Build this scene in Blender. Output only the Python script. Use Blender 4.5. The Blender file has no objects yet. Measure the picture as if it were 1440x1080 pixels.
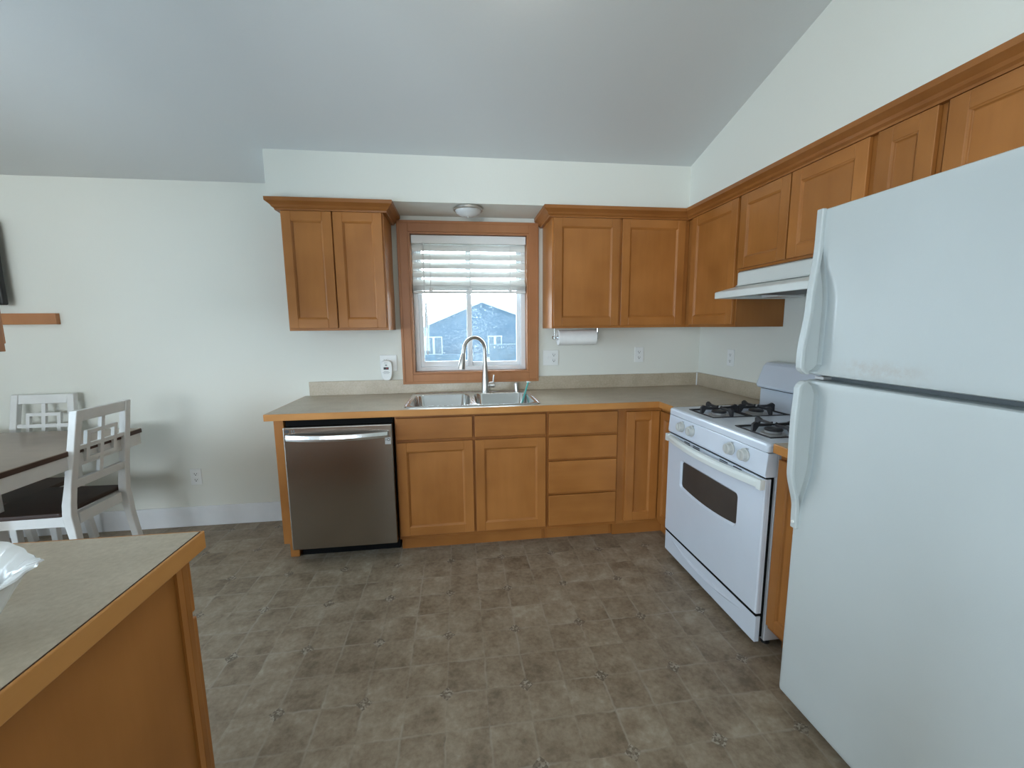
import bpy, bmesh, math, random
from mathutils import Vector, Matrix
random.seed(4)
SC = bpy.context.scene
COL = SC.collection
R = math.radians

# ------------------------------------------------------------------ camera
cam_d = bpy.data.cameras.new('camera')
cam = bpy.data.objects.new('camera', cam_d); COL.objects.link(cam)
CP = Vector((-1.887, -3.0592, 1.3845)); YAW, PITCH, ROLL, FPX = 0.1278, -0.1371, -0.0093, 581.95
f_ = Vector((math.sin(YAW)*math.cos(PITCH), math.cos(YAW)*math.cos(PITCH), math.sin(PITCH)))
r_ = Vector((math.cos(YAW), -math.sin(YAW), 0)); u_ = r_.cross(f_)
r2 = r_*math.cos(ROLL)+u_*math.sin(ROLL); u2 = -r_*math.sin(ROLL)+u_*math.cos(ROLL)
mw = Matrix((r2, u2, -f_)).transposed().to_4x4(); mw.translation = CP
cam.matrix_world = mw
cam_d.sensor_fit = 'HORIZONTAL'; cam_d.sensor_width = 36; cam_d.lens = FPX/1440*36
cam_d.clip_start = .02; cam_d.clip_end = 400
SC.camera = cam

# ------------------------------------------------------------------ world, daylight, exposure
SC.view_settings.view_transform = 'Standard'; SC.view_settings.look = 'None'
SC.view_settings.gamma = 1; SC.view_settings.use_curve_mapping = False
SC.view_settings.exposure = 0.0
sun_ = bpy.data.lights.new('sun', 'SUN'); sun_.energy = 14; sun_.angle = R(.6); sun_.color = (1, .97, .92)
suno = bpy.data.objects.new('sun', sun_); COL.objects.link(suno); suno.rotation_euler = (R(-33), 0, R(8))
W = bpy.data.worlds.new('world'); SC.world = W; W.use_nodes = True
bg = W.node_tree.nodes['Background']
bg.inputs['Color'].default_value = (.80, .92, 1, 1)
# hazy daylight sky, brightest on the sun's side (+y, beyond the sink window)
_t = W.node_tree; _c = _t.nodes.new('ShaderNodeTexCoord'); _s = _t.nodes.new('ShaderNodeSeparateXYZ'); _m = _t.nodes.new('ShaderNodeMapRange')
_t.links.new(_c.outputs['Generated'], _s.inputs[0]); _t.links.new(_s.outputs['Y'], _m.inputs['Value'])
_m.inputs['From Min'].default_value = -.2; _m.inputs['From Max'].default_value = 1; _m.inputs['To Min'].default_value = 1.6; _m.inputs['To Max'].default_value = 21
_t.links.new(_m.outputs[0], bg.inputs['Strength'])

def area(name, loc, rot, sx, sy, power, color):
    l = bpy.data.lights.new(name, 'AREA'); l.shape = 'RECTANGLE'; l.size = sx; l.size_y = sy
    l.energy = power; l.color = color
    o = bpy.data.objects.new(name, l); COL.objects.link(o); o.location = loc; o.rotation_euler = rot
    return o
# daylight arriving through the dining-room glass door, an added living-room window and the sink window
area('daylight_dining_door', (-5.98, -2.6, 1.1), (0, R(-90), 0), 1.9, 2.1, 140, (.68, .84, 1))
area('living_front_fill', (-4.0, -7.5, 1.5), (R(90), 0, 0), 2.8, 1.5, 205, (.93, .97, 1))  # unseen window behind the camera, added to light the cabinet fronts
po_ = bpy.data.lights.new('sink_window_portal', 'AREA'); po_.shape = 'RECTANGLE'; po_.size = .85; po_.size_y = 1.0; po_.cycles.is_portal = True
poo = bpy.data.objects.new('sink_window_portal', po_); COL.objects.link(poo); poo.location = (-1.79, .135, 1.55); poo.rotation_euler = (R(-90), 0, 0)

# ------------------------------------------------------------------ material helpers
class NT:
    def __init__(s, name):
        s.m = bpy.data.materials.new(name); s.m.use_nodes = True
        s.t = s.m.node_tree; s.b = s.t.nodes['Principled BSDF']; s.out = s.t.nodes['Material Output']
    def n(s, ty, **kw):
        nd = s.t.nodes.new(ty)
        for k, v in kw.items(): setattr(nd, k, v)
        return nd
    def put(s, sock, v):
        if hasattr(v, 'is_output'): s.t.links.new(v, sock)
        elif isinstance(v, (tuple, list)):
            sock.default_value = tuple(v) + ((1,) if len(v) == 3 and len(sock.default_value) == 4 else ())
        else: sock.default_value = v
    def ma(s, op, a, b=0.0, c=None):
        nd = s.n('ShaderNodeMath', operation=op); s.put(nd.inputs[0], a); s.put(nd.inputs[1], b)
        if c is not None: s.put(nd.inputs[2], c)
        return nd.outputs[0]
    def coord(s, scale=(1,1,1), rnd=False):
        tc = s.n('ShaderNodeTexCoord'); mp = s.n('ShaderNodeMapping'); mp.inputs['Scale'].default_value = scale
        s.put(mp.inputs['Vector'], tc.outputs['Object'])
        if rnd:
            oi = s.n('ShaderNodeObjectInfo'); m_ = s.ma('MULTIPLY', oi.outputs['Random'], 37.0)
            cb = s.n('ShaderNodeCombineXYZ')
            for i in range(3): s.put(cb.inputs[i], m_)
            s.put(mp.inputs['Location'], cb.outputs[0])
        return mp.outputs[0]
    def noise(s, vec, scale, detail=4, rough=.55):
        nd = s.n('ShaderNodeTexNoise'); s.put(nd.inputs['Vector'], vec)
        nd.inputs['Scale'].default_value = scale; nd.inputs['Detail'].default_value = detail; nd.inputs['Roughness'].default_value = rough
        return nd.outputs['Fac']
    def ramp(s, fac, stops):
        nd = s.n('ShaderNodeValToRGB'); s.put(nd.inputs[0], fac); cr = nd.color_ramp
        while len(cr.elements) < len(stops): cr.elements.new(.5)
        for e, (p, c) in zip(cr.elements, stops):
            e.position = p; e.color = (c if isinstance(c, (tuple, list)) else (c, c, c)) + (1,) if not isinstance(c, (int, float)) else (c, c, c, 1)
        return nd.outputs[0]
    def mix(s, fac, a, b, mode='MIX'):
        nd = s.n('ShaderNodeMix', data_type='RGBA', blend_type=mode)
        s.put(nd.inputs[0], fac); s.put(nd.inputs[6], a); s.put(nd.inputs[7], b)
        return nd.outputs[2]
    def bump(s, h, strength, dist=.002):
        nd = s.n('ShaderNodeBump'); nd.inputs['Strength'].default_value = strength; nd.inputs['Distance'].default_value = dist
        s.put(nd.inputs['Height'], h); s.put(s.b.inputs['Normal'], nd.outputs[0])
    def base(s, c, rough=.5, metal=0, **kw):
        s.put(s.b.inputs['Base Color'], c); s.put(s.b.inputs['Roughness'], rough); s.put(s.b.inputs['Metallic'], metal)
        for k, v in kw.items(): s.put(s.b.inputs[k.replace('_', ' ')], v)
        return s.m

def plain(name, c, rough=.5, metal=0, var=.04, vscale=6, bump=0, **kw):
    t = NT(name); v = t.noise(t.coord(), vscale, 3)
    c2 = tuple(x*(1-var) for x in c); c1 = tuple(min(1, x*(1+var)) for x in c)
    t.base(t.ramp(v, [(.3, c2), (.7, c1)]), rough, metal, **kw)
    if bump: t.bump(t.noise(t.coord(), 220, 2), bump, .001)
    return t.m

def wood(name, dark, light, axis, rough=.38, rnd=True):
    t = NT(name)
    sc = [7, 7, 7]; sc['xyz'.index(axis)] = 1.0
    v = t.coord(tuple(sc), rnd); g = t.noise(v, 3.0, 5, .6)
    big = t.noise(t.coord((1, 1, 1), rnd), 3.2, 2)
    fac = t.ma('ADD', t.ma('MULTIPLY', g, .30), t.ma('MULTIPLY', big, .70))
    col = t.ramp(fac, [(.32, dark), (.68, light)])
    oi = t.n('ShaderNodeObjectInfo')
    tone = t.ma('MULTIPLY_ADD', oi.outputs['Random'], .16, .92)
    hs = t.n('ShaderNodeHueSaturation'); t.put(hs.inputs['Value'], tone); t.put(hs.inputs['Color'], col)
    t.base(hs.outputs[0], rough); t.b.inputs['Specular IOR Level'].default_value = .4
    sc2 = [60, 60, 60]; sc2['xyz'.index(axis)] = 4
    t.bump(t.noise(t.coord(tuple(sc2)), 4, 3), .05, .001)
    return t.m

MD, ML = (.31, .113, .022), (.435, .173, .042)
WZ = wood('maple_vertical', MD, ML, 'z'); WX = wood('maple_along_x', MD, ML, 'x'); WY = wood('maple_along_y', MD, ML, 'y')
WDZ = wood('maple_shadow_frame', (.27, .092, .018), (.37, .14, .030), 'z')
TRIM = wood('window_casing_wood', (.35, .142, .052), (.45, .195, .080), 'z', .42)
CROWN = wood('crown_wood', (.25, .088, .018), (.36, .138, .034), 'x', .35)
EDGEX = wood('counter_edge_wood_x', (.43, .18, .045), (.58, .27, .080), 'x', .35)
EDGEY = wood('counter_edge_wood_y', (.43, .18, .045), (.58, .27, .080), 'y', .35)

def wall_mat(name, c):
    t = NT(name); v = t.noise(t.coord(), 1.2, 2)
    t.base(t.ramp(v, [(.3, tuple(x*.98 for x in c)), (.7, c)]), .75)
    t.b.inputs['Specular IOR Level'].default_value = .25
    t.bump(t.noise(t.coord(), 90, 3, .6), .12, .003)
    return t.m
WALL = wall_mat('wall_paint', (.76, .765, .70))
CEIL = wall_mat('ceiling_paint', (.68, .70, .69))
WHITE_TRIM = plain('white_trim_paint', (.80, .82, .84), .45)

def floor_mat():
    t = NT('vinyl_tile_floor'); S = .1525; X0, Y0 = -1.66, -1.33
    tc = t.coord(); sx = t.n('ShaderNodeSeparateXYZ'); t.put(sx.inputs[0], tc)
    wob = t.ma('MULTIPLY', t.ma('SUBTRACT', t.noise(tc, 14, 2), .5), .016)
    def frac(o, off):
        a = t.ma('DIVIDE', t.ma('ADD', t.ma('SUBTRACT', o, off), wob), S)
        return a, t.ma('ABSOLUTE', t.ma('SUBTRACT', a, t.ma('ROUND', a)))
    ax, dx = frac(sx.outputs[0], X0); ay, dy = frac(sx.outputs[1], Y0)
    d = t.ma('MINIMUM', dx, dy)
    cb = t.n('ShaderNodeCombineXYZ'); t.put(cb.inputs[0], t.ma('FLOOR', ax)); t.put(cb.inputs[1], t.ma('FLOOR', ay))
    wn = t.n('ShaderNodeTexWhiteNoise', noise_dimensions='2D'); t.put(wn.inputs['Vector'], cb.outputs[0])
    # clouded stone, shifted per tile
    va = t.n('ShaderNodeVectorMath', operation='ADD'); t.put(va.inputs[0], tc)
    vs = t.n('ShaderNodeVectorMath', operation='SCALE'); t.put(vs.inputs[0], wn.outputs['Color']); vs.inputs['Scale'].default_value = 5
    t.put(va.inputs[1], vs.outputs[0])
    n1 = t.noise(va.outputs[0], 9, 6, .62); n2 = t.noise(va.outputs[0], 55, 4, .6); n3 = t.noise(tc, 2.0, 3)
    f = t.ma('ADD', t.ma('ADD', t.ma('MULTIPLY', n1, .62), t.ma('MULTIPLY', n2, .30)), t.ma('ADD', t.ma('MULTIPLY', n3, .15), t.ma('MULTIPLY', wn.outputs['Value'], .07)))
    col = t.ramp(f, [(.42, (.165, .122, .080)), (.54, (.26, .20, .137)), (.64, (.33, .265, .19)), (.76, (.43, .37, .28))])
    gl = t.ramp(d, [(.012, 1), (.035, 0)])
    gl = t.ma('MULTIPLY', gl, t.ramp(t.noise(tc, 5, 3), [(.42, .10), (.62, .60)]))
    col = t.mix(gl, col, (.38, .335, .27))
    # mosaic diamonds where every second joint crosses
    def near(o, off):
        a = t.ma('DIVIDE', t.ma('SUBTRACT', o, off), .305)
        return t.ma('ABSOLUTE', t.ma('SUBTRACT', a, t.ma('ROUND', a)))
    dd = t.ma('ADD', near(sx.outputs[0], X0), near(sx.outputs[1], Y0))
    dm = t.ma('LESS_THAN', t.ma('ADD', dd, t.ma('MULTIPLY', wob, 1.6)), .098)
    vo = t.n('ShaderNodeTexVoronoi'); t.put(vo.inputs['Vector'], tc); vo.inputs['Scale'].default_value = 135
    mc = t.ramp(vo.outputs['Color'], [(.35, (.16, .125, .09)), (.55, (.24, .19, .14)), (.75, (.38, .33, .26))])
    col = t.mix(dm, col, mc)
    t.base(col, t.ramp(n1, [(.3, .36), (.7, .5)])); t.b.inputs['Specular IOR Level'].default_value = .4
    t.bump(t.ma('SUBTRACT', n2, gl), .12, .002)
    return t.m
FLOOR = floor_mat()

def laminate():
    t = NT('counter_laminate'); v = t.coord((1, 1.6, 1))
    f = t.ma('ADD', t.ma('MULTIPLY', t.noise(v, 7, 5, .65), .55), t.ma('MULTIPLY', t.noise(t.coord(), 90, 3, .6), .45))
    t.base(t.ramp(f, [(.36, (.38, .315, .225)), (.5, (.445, .375, .275)), (.64, (.51, .44, .335))]), .33)
    t.b.inputs['Specular IOR Level'].default_value = .75
    t.bump(t.noise(t.coord(), 160, 2), .06, .001)
    return t.m
LAM = laminate()

def steel(name, c=(.55, .54, .52), rough=.28, axis='x'):
    t = NT(name); sc = [90, 90, 90]; sc['xyz'.index(axis)] = 3
    g = t.noise(t.coord(tuple(sc)), 1, 2)
    t.base(t.ramp(g, [(.3, tuple(x*.99 for x in c)), (.7, c)]), rough, 1)
    return t.m
STEEL = steel('brushed_stainless', (.36, .33, .29), .27, 'x')
SINK = steel('sink_stainless', (.66, .67, .67), .20, 'x')
NICKEL = steel('faucet_nickel', (.50, .48, .45), .30, 'z')
CHROME = plain('chrome', (.75, .76, .77), .12, 1, .02)
HANDLE_STEEL = steel('bright_handle_steel', (.72, .73, .74), .26, 'x')
ENAMEL = plain('white_enamel', (.62, .68, .76), .22, 0, .01)
ENAMEL2 = plain('white_side_enamel', (.60, .61, .64), .4, 0, .01)
KNOB = plain('knob_plastic', (.50, .51, .49), .4, 0, .01)
HOODW = plain('hood_white', (.70, .74, .72), .35, 0, .015)
PLASTIC = plain('white_plastic', (.80, .81, .79), .4, 0, .01)
BLACK = plain('black_plastic', (.012, .012, .013), .4, 0, .1)
GAP = plain('dark_gap', (.008, .008, .008), .9, 0, .1, Specular_IOR_Level=.1)
BURN = plain('burner_aluminium', (.45, .45, .45), .5, .6, .05)
IRON = plain('cast_iron', (.022, .022, .025), .45, 0, .15, 40)
DGREY = plain('dark_grey', (.07, .07, .075), .5, 0, .1)
GASKET = plain('grey_gasket', (.10, .115, .12), .6, 0, .1)
PAPER = plain('paper', (.86, .86, .84), .9, 0, .02, 30)
CERAMIC = plain('ceramic_glaze', (.80, .82, .82), .18, 0, .02)
VINYL = plain('white_vinyl', (.80, .82, .84), .4, 0, .01)
TVM = plain('tv_black', (.006, .006, .007), .35, 0, .05)
RED = plain('red_digits', (.35, .02, .03), .4, 0, .02)
INK = plain('grey_ink', (.28, .30, .30), .6, 0, .02)
TEAL = plain('teal_plastic', (.12, .50, .47), .4, 0, .03)
GREEN = plain('green_sponge', (.10, .42, .22), .9, 0, .2, 60)
CHAIRW = plain('white_chair_paint', (.74, .74, .72), .5, 0, .04, 12)
SEATD = wood('dark_seat_wood', (.026, .013, .009), (.055, .028, .018), 'x', .55)
TOPW = wood('table_top_wood', (.19, .135, .095), (.30, .225, .165), 'x', .28, False)  # lighter than the edge; glossy reflection put into the top's colour
TOPE = wood('table_edge_wood', (.06, .030, .020), (.09, .048, .032), 'y', .45, False)
LAMPG = NT('lamp_glass'); LAMPG = LAMPG.base((.85, .87, .86), .25, 0, Transmission_Weight=.25)

def fridge_mat():
    t = NT('fridge_textured_white'); v = t.coord()
    st = t.n('ShaderNodeSeparateXYZ'); t.put(st.inputs[0], v)
    # worn, faintly stained band along the lower edge of the freezer door
    band = t.ramp(t.ma('ABSOLUTE', t.ma('SUBTRACT', st.outputs[2], 1.256)), [(.008, 1), (.034, 0)])
    spot = t.ramp(t.ma('ABSOLUTE', t.ma('SUBTRACT', st.outputs[1], .15)), [(.05, 1), (.15, 0)])
    s = t.ma('MULTIPLY', t.ma('MULTIPLY', band, spot), t.ramp(t.noise(v, 40, 5, .7), [(.36, 0), (.66, .50)]))
    c = t.ramp(t.noise(v, 3, 3), [(.3, (.515, .560, .560)), (.7, (.54, .585, .585))])
    t.base(t.mix(s, c, (.42, .36, .31)), .36); t.bump(t.noise(v, 260, 2, .6), .12, .0012)
    return t.m
FRIDGE = fridge_mat()

def blind_mat():
    t = NT('blind_slat'); t.base((.86, .87, .84), .45)
    tr = t.n('ShaderNodeBsdfTranslucent'); t.put(tr.inputs[0], (.9, .92, .9))
    mx = t.n('ShaderNodeMixShader'); mx.inputs[0].default_value = .09
    t.put(mx.inputs[1], t.b.outputs[0]); t.put(mx.inputs[2], tr.outputs[0]); t.put(t.out.inputs[0], mx.outputs[0])
    return t.m
BLIND = blind_mat()

def glass_mat(name, dirt):
    t = NT(name); tr = t.n('ShaderNodeBsdfTransparent'); t.put(tr.inputs[0], (.95, .98, 1))
    gl = t.n('ShaderNodeBsdfGlossy'); gl.inputs['Roughness'].default_value = .02
    fr = t.n('ShaderNodeFresnel'); fr.inputs[0].default_value = 1.3
    m1 = t.n('ShaderNodeMixShader'); t.put(m1.inputs[0], fr.outputs[0]); t.put(m1.inputs[1], tr.outputs[0]); t.put(m1.inputs[2], gl.outputs[0])
    last = m1.outputs[0]
    if dirt:
        tl = t.n('ShaderNodeBsdfTranslucent'); t.put(tl.inputs[0], (.85, .95, 1))
        v = t.coord(); sx = t.n('ShaderNodeSeparateXYZ'); t.put(sx.inputs[0], v)
        cen = t.ramp(t.ma('ABSOLUTE', t.ma('ADD', sx.outputs[0], 1.76)), [(.0, .055), (.35, 0)])
        sp = t.ma('ADD', t.noise(v, 150, 3, .7), cen)
        haze = t.ma('MULTIPLY', t.noise(v, 5, 3), .030)
        fac = t.ma('ADD', t.ramp(sp, [(.63, 0), (.70, .30)]), haze)
        m2 = t.n('ShaderNodeMixShader'); t.put(m2.inputs[0], fac); t.put(m2.inputs[1], last); t.put(m2.inputs[2], tl.outputs[0]); last = m2.outputs[0]
    t.put(t.out.inputs[0], last); return t.m
DIRTX = 0.0
PANE = glass_mat('dirty_window_glass', True); CLEAR = glass_mat('clear_glass', False)
OVENG = plain('oven_glass', (.050, .050, .048), .16, 0, .1)
SIDING = None
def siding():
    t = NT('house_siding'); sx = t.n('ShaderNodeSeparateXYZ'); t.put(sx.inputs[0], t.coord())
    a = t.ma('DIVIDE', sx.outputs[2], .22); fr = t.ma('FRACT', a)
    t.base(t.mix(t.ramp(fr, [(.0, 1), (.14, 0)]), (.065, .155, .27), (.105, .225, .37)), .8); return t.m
SIDING = siding()
ROOF = plain('roof_shingle', (.12, .20, .28), .9, 0, .25, 9); FASCIA = plain('white_fascia', (.62, .72, .80), .6)
FENCE = plain('fence_boards', (.06, .13, .21), .9, 0, .25, 3); PALE_GROUND = plain('yard_ground', (.34, .36, .33), 1, 0, .3, 2)  # yard ground made pale to bounce light up through the sink window
HGLASS = plain('house_window_glass', (.07, .15, .24), .2)

# ------------------------------------------------------------------ mesh helpers
class MB:
    def __init__(s, o=(0,0,0), u=(1,0,0), n=(0,1,0)):
        s.bm = bmesh.new(); s.o = Vector(o); s.u = Vector(u); s.n = Vector(n); s.z = Vector((0,0,1))
    def P(s, a, b, c): return s.o + s.u*a + s.n*b + s.z*c
    def v(s, a, b, c): return s.bm.verts.new(s.P(a, b, c))
    def box(s, a0, a1, b0, b1, c0, c1, mi=0):
        vs = [s.v(a, b, c) for a in (a0, a1) for b in (b0, b1) for c in (c0, c1)]
        for q in ((0,1,3,2), (4,6,7,5), (0,4,5,1), (2,3,7,6), (0,2,6,4), (1,5,7,3)):
            f = s.bm.faces.new([vs[i] for i in q]); f.material_index = mi
        return s
    def loft(s, rings, close=True, caps=(True, True), mi=0, smooth=False):
        R_ = [[s.v(*p) for p in r] for r in rings]
        n = len(R_[0])
        for A, B in zip(R_, R_[1:]):
            for i in range(n if close else n-1):
                f = s.bm.faces.new([A[i], A[(i+1) % n], B[(i+1) % n], B[i]]); f.material_index = mi; f.smooth = smooth
        if caps[0]: f = s.bm.faces.new(R_[0]); f.material_index = mi
        if caps[1]: f = s.bm.faces.new(R_[-1][::-1]); f.material_index = mi
        return s
    def tube(s, pts, rad, n=14, mi=0, caps=True, flat=1.0):
        pts = [Vector(p) for p in pts]; rings = []
        up = None
        for i, p in enumerate(pts):
            t = (pts[min(i+1, len(pts)-1)] - pts[max(i-1, 0)]).normalized()
            if up is None:
                up = Vector((0,0,1)) if abs(t.z) < .9 else Vector((0,1,0))
            a = t.cross(up).normalized(); b = a.cross(t).normalized(); up = b
            r = rad[i] if isinstance(rad, (list, tuple)) else rad
            rings.append([tuple(p + a*math.cos(2*math.pi*k/n)*r + b*math.sin(2*math.pi*k/n)*r*flat) for k in range(n)])
        return s.loft(rings, True, (caps, caps), mi, True)
    def lathe(s, prof, c, axis='z', n=32, mi=0, closed=False):
        ax = {'x': (Vector((1,0,0)), Vector((0,1,0)), Vector((0,0,1))), 'y': (Vector((0,1,0)), Vector((0,0,1)), Vector((1,0,0))), 'z': (Vector((0,0,1)), Vector((1,0,0)), Vector((0,1,0)))}[axis]
        c = Vector(c); rings = []
        for r, h in prof:
            rings.append([tuple(c + ax[0]*h + (ax[1]*math.cos(2*math.pi*k/n) + ax[2]*math.sin(2*math.pi*k/n))*max(r, 1e-4)) for k in range(n)])
        return s.loft(rings, True, (not closed, not closed), mi, True)
    def prism(s, poly, axis, lo, hi, mi=0):
        # poly in the two remaining local coordinates (order a,b,c minus axis)
        def pt(p, h):
            q = list(p); q.insert('abc'.index(axis), h); return tuple(q)
        return s.loft([[pt(p, lo) for p in poly], [pt(p, hi) for p in poly]], mi=mi)
    def build(s, name, mats, parent=None, bevel=0, seg=2, smooth=False, kind=None, ang=40):
        if not isinstance(mats, (list, tuple)): mats = [mats]
        bm = s.bm; bmesh.ops.recalc_face_normals(bm, faces=bm.faces)
        off = Vector((0,0,0))
        if parent is not None:
            r = parent
            while r.parent: r = r.parent
            off = Vector(r['_o'])
        else:
            xs = [v.co for v in bm.verts]
            if kind != 'structure':
                off = Vector(((min(v.x for v in xs)+max(v.x for v in xs))/2, (min(v.y for v in xs)+max(v.y for v in xs))/2, min(v.z for v in xs)))
        for v in bm.verts: v.co -= off
        if smooth:
            for f in bm.faces: f.smooth = True
        for e in bm.edges:
            if len(e.link_faces) == 2 and e.calc_face_angle(0) > R(35): e.smooth = False
        me = bpy.data.meshes.new(name); bm.to_mesh(me); bm.free()
        for m in mats: me.materials.append(m)
        ob = bpy.data.objects.new(name, me); COL.objects.link(ob)
        if parent is not None: ob.parent = parent
        else: ob.location = off; ob['_o'] = tuple(off)
        if bevel:
            b = ob.modifiers.new('bevel', 'BEVEL'); b.width = bevel; b.segments = seg; b.limit_method = 'ANGLE'; b.angle_limit = R(ang)
            b.harden_normals = False
        if kind: ob['kind'] = kind
        return ob

def tag(o, label, cat, group=None, kind=None):
    o['label'] = label; o['category'] = cat
    if group: o['group'] = group
    if kind: o['kind'] = kind
    return o
def thing(name, loc, label, cat, group=None):
    o = bpy.data.objects.new(name, None); COL.objects.link(o); o.location = loc; o['_o'] = tuple(loc)
    o.empty_display_size = .05
    return tag(o, label, cat, group)
BX = lambda *a, **k: MB().box(*a, **k)

# ------------------------------------------------------------------ room shell
XL, XR, YF, ZC, SL, YR = -5.75, 0.0, -7.3, 2.335, .268, -3.7
def cz(y): return ZC - SL*y if y > YR else ZC - SL*YR + SL*(y-YR)
MB().box(XL-.12, .12, YF-.12, .14, -.12, 0).build('floor', FLOOR, kind='structure')
T = .14
wb = MB()
wx0, wx1, wz0, wz1 = -2.215, -1.365, 1.05, 2.045
wb.box(XL-T, wx0, 0, T, 0, 2.6).box(wx1, XR+T, 0, T, 0, 2.6).box(wx0, wx1, 0, T, 0, wz0).box(wx0, wx1, 0, T, wz1, 2.6)
wb.build('wall_back', WALL, kind='structure')
def gable_profile(y0=YF, y1=0.0): return [(y0, 0), (y1, 0), (y1, cz(y1)+.03), (YR, cz(YR)+.03), (y0, cz(y0)+.03)]
MB().prism(gable_profile(), 'a', 0, T).build('wall_right', WALL, kind='structure')
# left wall with the glass-door opening (y -3.6..-1.6)
wl = MB()
wl.box(XL-T, XL, YF, -3.6, 0, 2.1).box(XL-T, XL, -1.6, 0, 0, 2.1)
wl.prism([(YF, 2.1), (0, 2.1), (0, cz(0)+.03), (YR, cz(YR)+.03), (YF, cz(YF)+.03)], 'a', XL-T, XL)
wl.build('wall_left', WALL, kind='structure')
wf = MB()
wf.box(XL-T, -5.5, YF-T, YF, 0, 2.5).box(-2.5, T, YF-T, YF, 0, 2.5).box(-5.5, -2.5, YF-T, YF, 0, .75).box(-5.5, -2.5, YF-T, YF, 2.2, 2.5)
wf.build('wall_front', WALL, kind='structure')
MB().prism([(0.14, cz(0)-SL*.14), (YR, cz(YR)), (YF-.14, cz(YF)-SL*.14), (YF-.14, cz(YF)+.1), (YR, cz(YR)+.14), (.14, cz(0)+.1)], 'a', XL-T, T).build('ceiling', CEIL, kind='structure')
MB().prism([(0, 2.152), (-.33, 2.152), (-.33, cz(-.33)), (0, cz(0))], 'a', -2.985, 0).build('wall_soffit_back', WALL, kind='structure')
MB().prism([(-.33, 2.152), (YR, 2.152), (YR, cz(YR)), (-.33, cz(-.33))], 'a', -.33, 0).build('wall_soffit_right', WALL, kind='structure')
MB().box(XL, -2.942, -.014, 0, 0, .145).build('baseboard_back', WHITE_TRIM, bevel=.004, kind='structure')
MB().box(XL, XL+.014, -1.58, -.014, 0, .145).build('baseboard_left', WHITE_TRIM, bevel=.004, kind='structure')
MB().prism([(.141, 2.42), (1.10, 2.20), (1.10, 2.34), (.141, 2.56)], 'a', XL-.3, .4).build('added_eave', WHITE_TRIM, kind='structure')  # unseen eave added to keep direct sun out of the sink window
# left glass door for the daylight; living-room window added for front light, both unseen
d1 = MB().box(XL-.10, XL-.04, -3.6, -3.54, 0, 2.1).box(XL-.10, XL-.04, -1.66, -1.6, 0, 2.1).box(XL-.10, XL-.04, -2.63, -2.57, .06, 2.04).box(XL-.10, XL-.04, -3.54, -1.66, 2.04, 2.1).box(XL-.10, XL-.04, -3.54, -1.66, 0, .06).build('door_1', VINYL, kind='structure')
w2 = MB().box(-5.5, -5.44, YF-.10, YF-.04, .75, 2.2).box(-2.56, -2.5, YF-.10, YF-.04, .75, 2.2).box(-5.44, -2.56, YF-.10, YF-.04, .75, .81).box(-5.44, -2.56, YF-.10, YF-.04, 2.14, 2.2).box(-4.03, -3.97, YF-.10, YF-.04, .81, 2.14).build('added_window_2', VINYL, kind='structure')
MB().box(XL-.075, XL-.069, -3.54, -1.66, .06, 2.04).build('glass_pane', CLEAR, d1)
MB().box(-5.44, -2.56, YF-.075, YF-.069, .81, 2.14).build('glass_pane', CLEAR, w2)

# ------------------------------------------------------------------ sink window
win = MB()
fy0, fy1 = .068, .118
win.box(wx0+.014, wx0+.05, fy0, fy1, wz0+.014, wz1-.014).box(wx1-.05, wx1-.014, fy0, fy1, wz0+.014, wz1-.014)
win.box(wx0+.05, wx1-.05, fy0, fy1, wz1-.05, wz1-.014).box(wx0+.05, wx1-.05, fy0, fy1, wz0+.014, wz0+.045)
win = win.build('window_1', VINYL, bevel=.003, kind='structure')
win['_o'] = (0, 0, 0)
cs = MB(); ox0, ox1, oz0, oz1 = -2.288, -1.295, .980, 2.118
for a0, a1, c0, c1 in ((ox0, wx0, oz0, oz1), (wx1, ox1, oz0, oz1), (wx0, wx1, wz1, oz1), (wx0, wx1, oz0, wz0)):
    cs.box(a0, a1, -.0245, -.0005, c0, c1)
cs.box(ox0, ox0+.018, -.029, -.0245, oz0, oz1).box(ox1-.018, ox1, -.029, -.0245, oz0, oz1).box(ox0+.018, ox1-.018, -.029, -.0245, oz1-.018, oz1).box(ox0+.018, ox1-.018, -.029, -.0245, oz0, oz0+.018)
cs.build('casing', TRIM, win, bevel=.0025)
jb = MB().box(wx0+.0005, wx0+.014, -.018, .125, wz0+.0005, wz1-.0005).box(wx1-.014, wx1-.0005, -.018, .125, wz0+.0005, wz1-.0005).box(wx0+.014, wx1-.014, -.018, .125, wz1-.014, wz1-.0005).box(wx0+.014, wx1-.014, -.018, .125, wz0+.0005, wz0+.014)
jb.build('jamb', TRIM, win)
for nm, a0, a1, y0 in (('sash', wx0+.05, -1.792, .080), ('sash', -1.808, wx1-.05, .100)):
    fw = .028
    lo = wz0+.045
    sb = MB(); y1 = y0+.018
    bot = .040 if y0 < .09 else .030
    sb.box(a0, a0+fw, y0, y1, lo, wz1-.05).box(a1-fw, a1, y0, y1, lo, wz1-.05).box(a0+fw, a1-fw, y0, y1, lo, lo+bot).box(a0+fw, a1-fw, y0, y1, wz1-.078, wz1-.05)
    so = sb.build('sash', VINYL, win, bevel=.002)
    MB().box(a0+fw-.004, a1-fw+.004, y0+.007, y0+.011, lo+bot-.004, wz1-.074).build('glass_pane', PANE, so)
MB().box(-1.815, -1.785, .066, .080, wz0+.045, wz1-.05).build('mullion', VINYL, win, bevel=.002)

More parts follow.
